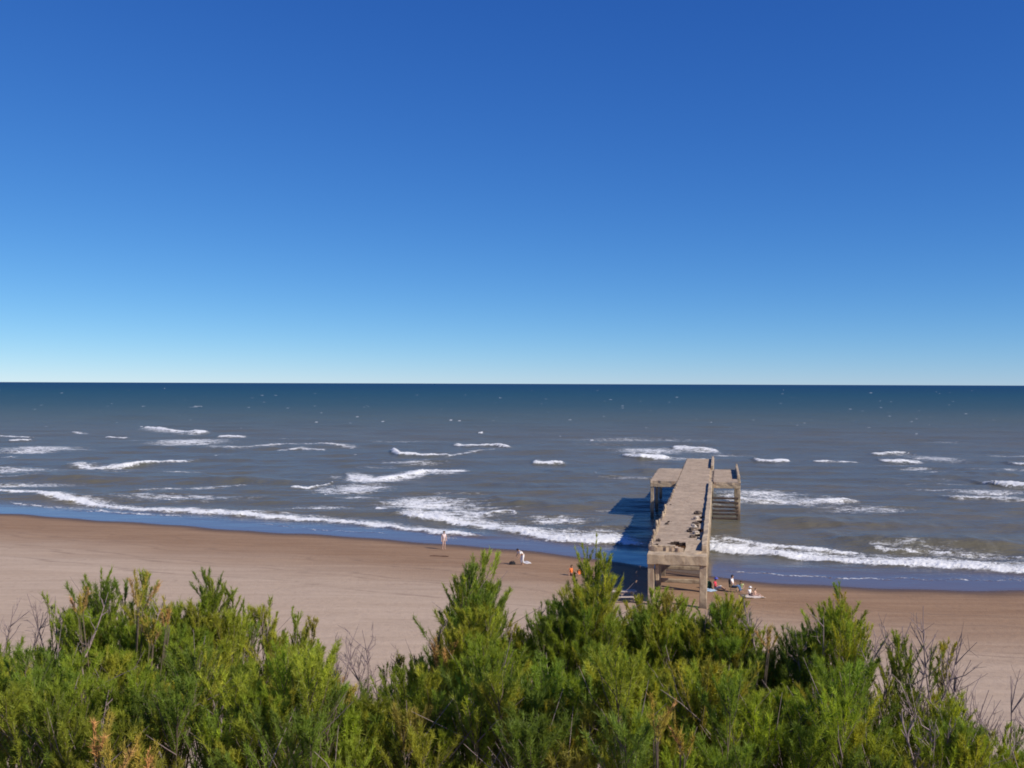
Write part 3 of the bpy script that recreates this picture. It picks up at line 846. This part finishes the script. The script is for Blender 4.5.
# beach chair under the person in jeans
ch = empty('beach_chair', pB, 1.15)
tag(ch, 'dark folding beach chair under the person in jeans', 'chair')
BLK = M('black_canvas', (0.03, 0.03, 0.035)); STEEL = M('pale_tube', (0.5, 0.42, 0.22), 0.4)
box_obj('seat', (0, -.08, .36), (.50, .48, .03), BLK, ch)
box_obj('backrest', (0, .25, .66), (.50, .03, .62), BLK, ch, Matrix.Rotation(-.12, 3, 'X'))
for sx in (-.26, .26):
    for sy in (-.3, .22):
        box_obj('leg', (sx, sy, .17), (.028, .028, .38), STEEL, ch)
    box_obj('armrest', (sx, -.04, .57), (.04, .5, .03), STEEL, ch)

def bag(label, loc, rz, s, mat, cat='bag'):
    bm = bmesh.new()
    bmesh.ops.create_cube(bm, size=1.0)
    bmesh.ops.subdivide_edges(bm, edges=bm.edges[:], cuts=3, use_grid_fill=True)
    for v in bm.verts:
        k = 1 - 0.35 * max(0, v.co.z + .1) ** 1.2
        v.co = Vector((v.co.x * s[0] * k * (1 + .12 * math.sin(9 * v.co.z)), v.co.y * s[1] * k, (v.co.z + .5) * s[2]))
    root = empty('bag', loc, rz)
    tag(root, label, cat)
    b = bm_obj('bag_body', bm, mat, root)
    bm = bmesh.new()
    pr = None
    for k in range(9):
        a = math.pi * k / 8
        bm_box(bm, (s[0] * .3 * math.cos(a), 0, s[2] + s[2] * .3 * math.sin(a)), (.035, .02, .05), Matrix.Rotation(-a, 3, 'Y'))
    bm_obj('handle', bm, mat, root)
    return root
bag('dark green beach bag on the sand beside the pier leg', place(708.5, 588.5), 0.4, (.55, .35, .55), M('dark_green_cloth', (0.025, 0.075, 0.04)))
bag('small orange bag on the sand right of the person in orange', place(580.5, 574), 0.4, (.42, .3, .28), M('orange_cloth', (0.75, 0.19, 0.05)))
bag('dark bag on the sand left of the person in white', place(513, 564.5), 0.2, (.5, .32, .24), M('black_cloth', (0.02, 0.02, 0.024)))

def towel(label, loc, rz, w, l, mat):
    n, k = 14, 10
    c = []; q = []
    for j in range(k + 1):
        for i in range(n + 1):
            x, y = (i / n - .5) * l, (j / k - .5) * w
            z = .05 + .03 * math.sin(6 * x + 3 * y) + .02 * math.sin(11 * y + 2) + .015 * math.sin(17 * x)
            wx = loc[0] + x * math.cos(rz) - y * math.sin(rz); wy = loc[1] + x * math.sin(rz) + y * math.cos(rz)
            c.append((x, y, float(ground_z(wx, wy)) - loc[2] + max(z, .02)))
    for j in range(k):
        for i in range(n):
            a = j * (n + 1) + i
            q.append((a, a + 1, a + n + 2, a + n + 1))
    me = np_mesh('towel', np.array(c), quads=np.array(q)); smooth(me)
    o = link('towel', me, mat)
    o.location = loc; o.rotation_euler = (0, 0, rz)
    md = o.modifiers.new('thick', 'SOLIDIFY'); md.thickness = .02
    tag(o, label, 'towel')
    return o
towel('crumpled blue and white towel by the person in red', place(709.5, 590.5), 0.3, 1.0, .9, M('pale_blue_cloth', (0.42, 0.55, 0.70)))
towel('pale towel spread on the sand right of the person in white', place(527.5, 563), 0.2, 1.0, .6, M('pale_blanket', (0.66, 0.62, 0.60)))
towel('pale towel under the two smallest children', place(754, 597), 0.1, 1.2, 1.5, M('cream_cloth', (0.62, 0.53, 0.47)))

# ------------------------------------------------------------------ tamarisk bushes on the dune
def leaf_material(name, dull=False):
    m = NT(name)
    t = m.attr('tint', True)
    d = m.n('BsdfDiffuse', None, Color=t, Roughness=0.6)
    tr = m.n('BsdfTranslucent', None, Color=m.mix(1.0, t, (1.55, 1.45, 0.6), 'MULTIPLY'))
    gl = m.n('BsdfGlossy', None, Color=(0.5, 0.5, 0.5), Roughness=0.5)
    a = m.n('MixShader', None); m.set(a.inputs[0], 0.12 if dull else 0.45); m.set(a.inputs[1], d); m.set(a.inputs[2], tr)
    b = m.n('MixShader', None); m.set(b.inputs[0], 0.03); m.set(b.inputs[1], a); m.set(b.inputs[2], gl)
    return m.finish(b)
MAT_LEAF = leaf_material('tamarisk_leaves')
MAT_DEADLEAF = leaf_material('withered_leaves', True)
MAT_STEM = plain('tamarisk_bark', (0.15, 0.115, 0.085), 0.9, 0.3, 25)
MAT_TWIG = plain('bare_grey_twigs', (0.27, 0.205, 0.20), 0.9, 0.25, 25)

def unit(v):
    return v / np.maximum(np.linalg.norm(v, axis=-1, keepdims=True), 1e-9)

def bez(p0, p1, p2, t):
    t = np.asarray(t)[:, None]
    return (1 - t) ** 2 * p0 + 2 * t * (1 - t) * p1 + t * t * p2

class Tubes:
    def __init__(self): self.v = []; self.f = []; self.n = 0
    def add(self, pts, r0, r1, sides=5):
        pts = np.asarray(pts, float); k = len(pts)
        d = unit(np.gradient(pts, axis=0))
        ref = np.array((0.31, 0.9, 0.2))
        a = unit(np.cross(d, ref)); b = np.cross(d, a)
        rad = np.linspace(r0, r1, k)[:, None, None]
        th = np.linspace(0, 2 * np.pi, sides, endpoint=False)
        ring = pts[:, None] + rad * (np.cos(th)[None, :, None] * a[:, None] + np.sin(th)[None, :, None] * b[:, None])
        i = np.arange(k * sides).reshape(k, sides) + self.n
        j = np.roll(i, -1, axis=1)
        self.f.append(np.stack((i[:-1], j[:-1], j[1:], i[1:]), -1).reshape(-1, 4))
        self.v.append(ring.reshape(-1, 3)); self.n += k * sides
    def build(self, name, mat, parent, origin):
        if not self.v: return None
        me = np_mesh(name, np.concatenate(self.v) - origin, quads=np.concatenate(self.f)); smooth(me)
        return link(name, me, mat, parent)

GREENS = 1.5 * np.array([(0.215, 0.262, 0.030), (0.250, 0.278, 0.034), (0.165, 0.228, 0.032), (0.285, 0.288, 0.038), (0.140, 0.190, 0.034), (0.200, 0.252, 0.026)])
YELLOW = np.array([(0.46, 0.34, 0.06), (0.42, 0.34, 0.06), (0.48, 0.32, 0.10)])
ORANGE = np.array([(0.52, 0.28, 0.10), (0.50, 0.31, 0.11)])

class Leaves:
    def __init__(self): self.tri = []; self.col = []
    def needles(self, base, dirs, L, W, colour):
        """thin tapering sprigs, one triangle each"""
        n = len(base)
        side = unit(np.cross(dirs, rng.normal(size=(n, 3))))
        tip = base + dirs * L[:, None]
        w = (W * 0.5)[:, None]
        t = np.stack((base - side * w, base + side * w, tip), 1)
        self.tri.append(t.reshape(-1, 3))
        c = np.repeat(colour, 3, 0)
        self.col.append(c)
    def build(self, name, mat, parent, origin):
        if not self.tri: return None
        co = np.concatenate(self.tri) - origin
        me = np_mesh(name, co, tris=np.arange(len(co)).reshape(-1, 3))
        cattr(me, 'tint', np.concatenate(self.col))
        return link(name, me, mat, parent)

def plume(lv, p0, p1, width, dens, col, droop=0.0):
    """one feathery shoot: side twigs along an axis, each carrying fine scale-leaved sprigs"""
    p0 = np.asarray(p0, float); p1 = np.asarray(p1, float)
    L = np.linalg.norm(p1 - p0)
    ax = (p1 - p0) / L
    nb = max(6, int(L * 88 * dens))
    t = np.sort(rng.uniform(0.0, 1.0, nb))
    a = unit(np.cross(ax, np.array((0.3, 0.5, 0.1)))); b = np.cross(ax, a)
    th = rng.uniform(0, 2 * np.pi, nb)
    out = np.cos(th)[:, None] * a + np.sin(th)[:, None] * b
    ang = rng.uniform(0.14, 0.54, nb)[:, None]
    d = unit(ax * np.cos(ang) + out * np.sin(ang) + np.array((0, 0, 0.35)))
    bl = width * (1.18 - 0.72 * t) * rng.uniform(0.55, 1.25, nb)
    base = p0 + (p1 - p0) * t[:, None]
    k = 13
    s = rng.uniform(0.08, 1.0, (nb, k))
    pb = base[:, None] + d[:, None] * (bl[:, None] * s)[..., None]
    nd = unit(d[:, None] + rng.normal(size=(nb, k, 3)) * 0.62 + np.array((0, 0, 0.2)))
    nl = rng.uniform(0.5, 1.2, (nb, k)) * np.clip(width * 0.42, 0.022, 0.05)
    c = col * rng.uniform(0.72, 1.3, (nb, 1, 1)) * rng.uniform(0.85, 1.15, (nb, k, 1))
    c = np.broadcast_to(c, (nb, k, 3))
    lv.needles(pb.reshape(-1, 3), nd.reshape(-1, 3), nl.ravel(), rng.uniform(0.0024, 0.0046, nb * k), c.reshape(-1, 3))
    # the leader itself
    m_ = 14
    lv.needles(np.repeat(p1[None], m_, 0) - ax * rng.uniform(0, .12, (m_, 1)), unit(ax + rng.normal(size=(m_, 3)) * .3), rng.uniform(.03, .07, m_), np.full(m_, .006), np.repeat(np.asarray(col)[None], m_, 0))

TOP = np.array([(-400, 660), (-120, 650), (-40, 640), (0, 650), (20, 645), (40, 642), (60, 632), (75, 606), (90, 592), (102, 576), (112, 592), (125, 586), (140, 582), (158, 592), (176, 602),
    (190, 612), (202, 588), (212, 580), (224, 588), (236, 604), (250, 628), (268, 604), (276, 612), (286, 640), (300, 624), (316, 628), (328, 662), (342, 684), (356, 696), (368, 698),
    (382, 690), (396, 668), (420, 664), (436, 648), (446, 620), (456, 592), (470, 568), (484, 566), (496, 592), (502, 622), (516, 632), (530, 622), (542, 602), (556, 606), (576, 598),
    (588, 576), (602, 566), (612, 582), (617, 612), (626, 622), (636, 608), (656, 600), (676, 602), (690, 612), (702, 622), (716, 616), (726, 608), (736, 612), (750, 624), (766, 646),
    (790, 644), (802, 634), (816, 628), (830, 612), (842, 596), (852, 606), (858, 634), (872, 664), (886, 690), (910, 690), (930, 676), (945, 672), (958, 704), (972, 728), (988, 740),
    (1006, 744), (1030, 750), (1120, 720), (1400, 690)], float)
def top_v(u):
    return np.interp(u, TOP[:, 0], TOP[:, 1])

def bush(label, u0, u1, Y, fill=26, spires=(), dead=(), bare=(), vmin=None, vlow=110, wid=0.105, dens=1.0, shade=1.0, seed=0, reach=0.55, group='tamarisk bushes on the dune edge'):
    """spires: (u, v, width) feathery leaders; dead: (u, v, size) withered sprays; bare: (u, v, spread) leafless twigs"""
    global rng
    rng = np.random.default_rng(100 + seed)
    uc = (u0 + u1) / 2
    bx = (uc - 512) / F * Y
    by = Y + 0.25
    o = np.array((bx, by, float(ground_z(bx, by)) - 0.05))
    root = empty('tamarisk_bush', o)
    tag(root, label, 'bush', group)
    st, lv, dl, tw = Tubes(), Leaves(), Leaves(), Tubes()
    halfw = (u1 - u0) / 2 / F * Y
    tips = []
    for (u, v, w) in spires:
        tips.append((at(u, v - 4, Y + rng.uniform(-.1, .25)), w * 1.08, True))
    for k in range(fill):
        u = u0 + (u1 - u0) * (k + rng.uniform(0, 1)) / fill
        dv = rng.uniform(0, 1) ** 1.2 * vlow + 1
        tv = top_v(u) if vmin is None else max(top_v(u) + 4, vmin + 22 * math.sin(u * .043 + seed * 1.7) + rng.uniform(-38, 30))
        edge = abs((u - uc) / ((u1 - u0) / 2))
        v = tv + dv + 6 * edge ** 3
        yy = Y - 0.9 * (dv / 110.0) * rng.uniform(.5, 1.3) + rng.uniform(-.15, .35)
        tips.append((at(u, v, yy), wid * rng.uniform(.75, 1.25), False))
    for tip, w, lead in tips:
        sx = (tip[0] - bx) / max(halfw, .2)
        p0 = o + np.array((0.28 * halfw * sx + rng.normal(0, .05), rng.normal(0, .12), 0.0))
        p0[2] = float(ground_z(p0[0], p0[1])) - 0.04
        mid = (p0 + tip) / 2 + np.array((0.20 * (tip[0] - p0[0]), rng.normal(0, .12), rng.uniform(0, .25)))
        if lead: mid = p0 * .35 + tip * .65 + np.array((rng.normal(0, .03), rng.normal(0, .06), -0.35))
        H_ = tip[2] - p0[2]
        st.add(bez(p0, mid, tip, np.linspace(0, .98, 9)), 0.012 if lead else 0.009, 0.002)
        c = GREENS[rng.integers(0, len(GREENS))] * rng.uniform(.78, 1.15) * shade
        if rng.random() < .07: c = c * .5 + YELLOW[rng.integers(0, 3)] * .5
        # the stem's own leafy leader, then side shoots below it
        tl = min(0.85, (0.42 if lead else 0.30) / max(H_, .4))
        q = bez(p0, mid, tip, np.array([1 - tl, 1.0]))
        plume(lv, q[0], q[1], w * 0.62, dens, c)
        span = min(0.9, (1.05 if lead else 0.62) / max(H_, .5))
        ns = int(22 * min(1.0, max(.3, (w / .085) ** 1.3))) if lead else 11
        for t in rng.uniform(max(.05, 1 - span), .97, ns):
            b0 = bez(p0, mid, tip, np.array([t]))[0]
            f_ = (1 - t) / span
            th = rng.uniform(0, 2 * math.pi)
            dr = np.array((math.cos(th), math.sin(th) * .9 - .15, rng.uniform(1.5, 3.4)))
            dr /= np.linalg.norm(dr)
            ln = (0.16 + 0.42 * f_ ** .8 * (w / .105)) * rng.uniform(.65, 1.2)
            hd_ = math.hypot(b0[0] - tip[0], b0[1] - tip[1]) + dr[0] * ln * .3
            room = tip[2] + .015 - (0.42 if lead else 0.2) * abs(hd_) - b0[2]
            ln = min(ln, max(room, .06) / dr[2])
            e = b0 + dr * ln
            cc = c * rng.uniform(.78, 1.2)
            st.add(np.array([b0, (b0 + e) / 2 + rng.normal(0, .012, 3), e]), .003, .001, 4)
            plume(lv, b0 + dr * ln * .12, e, w * rng.uniform(.55, .95), dens, cc)
        # twiggy leafless part lower down
        for t in rng.uniform(.3, .9, 5):
            b0 = bez(p0, mid, tip, np.array([t]))[0]
            dr = unit(np.array((rng.normal(), rng.normal(), 1.3)))
            tw.add(np.array([b0, b0 + dr * .18, b0 + dr * rng.uniform(.25, .5) + rng.normal(0, .03, 3)]), .0038, .0012, 4)
    for (u, v, sp) in bare:
        tip = at(u, v, Y + rng.uniform(-.25, .25))
        L = sp / F * Y
        p0 = tip - np.array((rng.normal(0, .25) * L, rng.normal(0, .1), L))
        mid = (p0 + tip) / 2 + rng.normal(0, .05, 3) * L
        c_ = bez(p0, mid, tip, np.linspace(0, 1, 9))
        low = np.array((o[0] + (p0[0] - o[0]) * .5, o[1], float(ground_z(o[0], o[1])) - .05))
        tw.add(bez(low, (low + p0) / 2 + np.array((.1 * (p0[0] - low[0]), 0, .1)), p0, np.linspace(0, 1, 6)), .012, .0065, 5)
        tw.add(c_, .0078, .0020, 5)
        for t in rng.uniform(.05, .85, 9):
            b0 = bez(p0, mid, tip, np.array([t]))[0]
            dr = unit(np.array((rng.normal() * .6, rng.normal() * .5, 1.25)))
            ln = L * rng.uniform(.18, .42)
            e = b0 + dr * ln
            tw.add(np.array([b0, b0 + dr * ln * .5 + rng.normal(0, .012, 3), e]), .0046, .0014, 4)
            for _ in range(3):
                b1 = b0 + dr * ln * rng.uniform(.3, .9)
                d2 = unit(dr + rng.normal(size=3) * .5)
                tw.add(np.array([b1, b1 + d2 * ln * rng.uniform(.25, .5)]), .002, .0009, 3)
    for (u, v, sz) in dead:
        p = at(u, v, Y - (.5 if vmin is None else .85))
        dl = Leaves()
        for _ in range(5):
            dr = unit(np.array((rng.normal() * .45, rng.normal() * .4, 1.4)))
            L = sz / F * Y
            b0 = p + np.array((rng.normal(0, .06) * L, rng.normal(0, .03), -L * .6))
            plume(dl, b0, b0 + dr * L * rng.uniform(.6, 1.1), min(.08, L * .35), .8, (ORANGE if rng.random() < .4 else YELLOW)[rng.integers(0, 2)] * rng.uniform(.8, 1.15))
            st.add(np.array([o + (b0 - o) * .35, o + (b0 - o) * .75, b0, b0 + dr * L * .5]), .006, .0015, 4)
        d = dl.build('withered_spray', MAT_DEADLEAF, root, o)
        d['label'] = 'withered yellow orange spray'
    st.build('stems', MAT_STEM, root, o)
    c = lv.build('crown', MAT_LEAF, root, o)
    t = tw.build('bare_twigs', MAT_TWIG, root, o)
    return root

bush('broad green bush cut by the left edge of the photo', -140, 45, 6.6, 46, vlow=140, seed=1, spires=[(8, 648, .1), (-40, 642, .1)], dead=[(95, 742, 50)])
bush('tall ragged bush with bare grey twigs on its left side, near the left edge', 30, 200, 7.9, 66, vlow=95, seed=2,
     spires=[(48, 600, .05), (102, 574, .07), (126, 586, .07), (146, 580, .08), (85, 612, .08)], bare=[(14, 606, 60), (28, 594, 80), (44, 612, 70), (56, 596, 70), (36, 640, 60), (165, 600, 60), (109, 592, 60)],
     dead=[(82, 600, 26), (140, 588, 34), (170, 612, 26), (100, 700, 34), (152, 628, 30)])
bush('bushy yellow green bush with two leaning tips, left of the bare sand gap', 168, 345, 8.1, 66, vlow=95, seed=3,
     spires=[(205, 576, .06), (212, 584, .08), (232, 592, .06), (244, 606, .06), (270, 602, .06), (252, 628, .06), (299, 618, .07), (314, 624, .07)],
     bare=[(259, 622, 70), (266, 630, 60), (325, 668, 40), (338, 650, 60)], dead=[(338, 684, 36), (330, 678, 24)])
bush('low mixed bush with bare purple twigs standing in the sand gap', 318, 395, 7.4, 20, seed=4, vlow=80,
     bare=[(363, 630, 80), (352, 648, 60), (371, 652, 60), (346, 640, 70), (358, 660, 60), (338, 652, 50), (374, 668, 50)], dead=[(343, 690, 40)])
bush('low dark green bush left of the tall central spire', 375, 450, 8.6, 24, seed=5, shade=.72, vlow=90, spires=[(385, 672, .05), (400, 660, .06), (421, 662, .06), (412, 664, .05)], bare=[(399, 652, 50), (424, 655, 40)])
bush('tall pointed spire of feathery green left of the middle', 424, 530, 7.8, 46, seed=6,
     spires=[(484, 560, .10), (470, 572, .08), (460, 592, .08), (450, 616, .07), (494, 590, .09), (478, 600, .12), (512, 628, .07), (518, 634, .06)], dead=[(439, 650, 40), (446, 664, 30)], bare=[(443, 624, 50), (506, 632, 40)])
bush('tall feathery bush whose thin tip reaches the wet sand, left of the pier', 518, 616, 7.9, 48, seed=7,
     spires=[(597, 538, .035), (588, 552, .06), (606, 560, .07), (596, 572, .10), (578, 600, .07), (565, 604, .07), (554, 608, .06), (542, 608, .05), (587, 604, .10), (608, 590, .05)], bare=[(540, 606, 50)])
bush('rounded bright green bush right below the pier legs', 612, 712, 8.3, 56, seed=8,
     spires=[(657, 594, .09), (640, 604, .09), (672, 598, .09), (684, 604, .09), (650, 612, .12), (630, 632, .06)], bare=[(622, 640, 60), (630, 632, 60), (612, 628, 50)])
bush('green bush with one yellow sprig, right of the pier legs', 685, 790, 8.0, 54, seed=9,
     spires=[(727, 600, .09), (718, 612, .09), (738, 606, .08), (750, 622, .07), (705, 622, .08)], dead=[(771, 638, 22)], bare=[(744, 602, 60), (706, 610, 50), (752, 612, 50), (787, 636, 40)])
bush('bush with a thin lone shoot rising above it, right of the middle', 768, 876, 7.7, 46, seed=10,
     spires=[(840, 588, .045), (846, 596, .05), (832, 606, .05), (851, 612, .05), (822, 620, .07), (806, 634, .08), (866, 628, .05)],
     bare=[(842, 610, 90), (824, 616, 70), (858, 630, 80), (796, 630, 40), (872, 640, 60)])
bush('sparse bush of bare purple twigs with a leaning green branch, toward the right edge', 862, 968, 7.3, 14, seed=11, vlow=90, vmin=690,
     spires=[(900, 640, .07), (912, 650, .07), (932, 652, .06), (944, 646, .06), (898, 662, .07), (888, 672, .06)],
     bare=[(924, 606, 100), (912, 622, 100), (936, 634, 90), (880, 624, 100), (886, 640, 90), (963, 642, 110), (972, 660, 100), (956, 676, 90), (944, 690, 90), (930, 684, 90), (900, 680, 80), (950, 660, 100)])
bush('scrubby bush of bare twigs and small green tufts at the right edge', 948, 1075, 6.9, 16, seed=12, vlow=50, vmin=735,
     spires=[(1008, 728, .06), (1016, 734, .06), (985, 745, .05)],
     bare=[(1012, 676, 110), (1002, 700, 100), (990, 690, 110), (1020, 712, 90), (978, 712, 80), (998, 724, 80), (966, 700, 90), (1030, 700, 90), (1050, 690, 100), (984, 730, 70)], dead=[(972, 762, 26)])
bush('near dark bush with orange withered sprays low at the left', -30, 200, 5.9, 54, seed=13, vmin=672, vlow=95, shade=.85, dead=[(100, 738, 40), (122, 756, 40), (146, 762, 36)], bare=[(170, 700, 70), (160, 720, 70), (110, 690, 60)])
bush('near yellow green bush low on the left side of the gap', 190, 370, 5.8, 42, seed=14, vmin=678, vlow=90, bare=[(214, 700, 70), (300, 690, 60)])
bush('near dark leafy bush low at the foot of the central spire', 350, 480, 6.0, 34, seed=15, vmin=700, vlow=70, shade=.82, bare=[(460, 716, 60), (470, 724, 60)])
bush('near feathery bush low in the middle of the row', 465, 610, 5.9, 38, seed=16, vmin=676, vlow=90)
bush('near bush with an orange withered tuft and grey twigs at its foot', 600, 745, 5.8, 38, seed=17, vmin=676, vlow=90, dead=[(656, 718, 36), (684, 738, 26)], bare=[(668, 742, 60), (690, 750, 60), (680, 738, 50), (658, 746, 50)])
bush('near soft green bush low right of the middle', 735, 890, 5.9, 38, seed=18, vmin=682, vlow=90, bare=[(822, 690, 70), (832, 704, 70), (826, 716, 60)])
bush('near low bush mixing green tufts with bare stems at the lower right', 880, 1050, 5.6, 30, seed=19, vmin=740, vlow=50, bare=[(930, 720, 60), (950, 728, 60), (985, 736, 60), (900, 712, 60)])
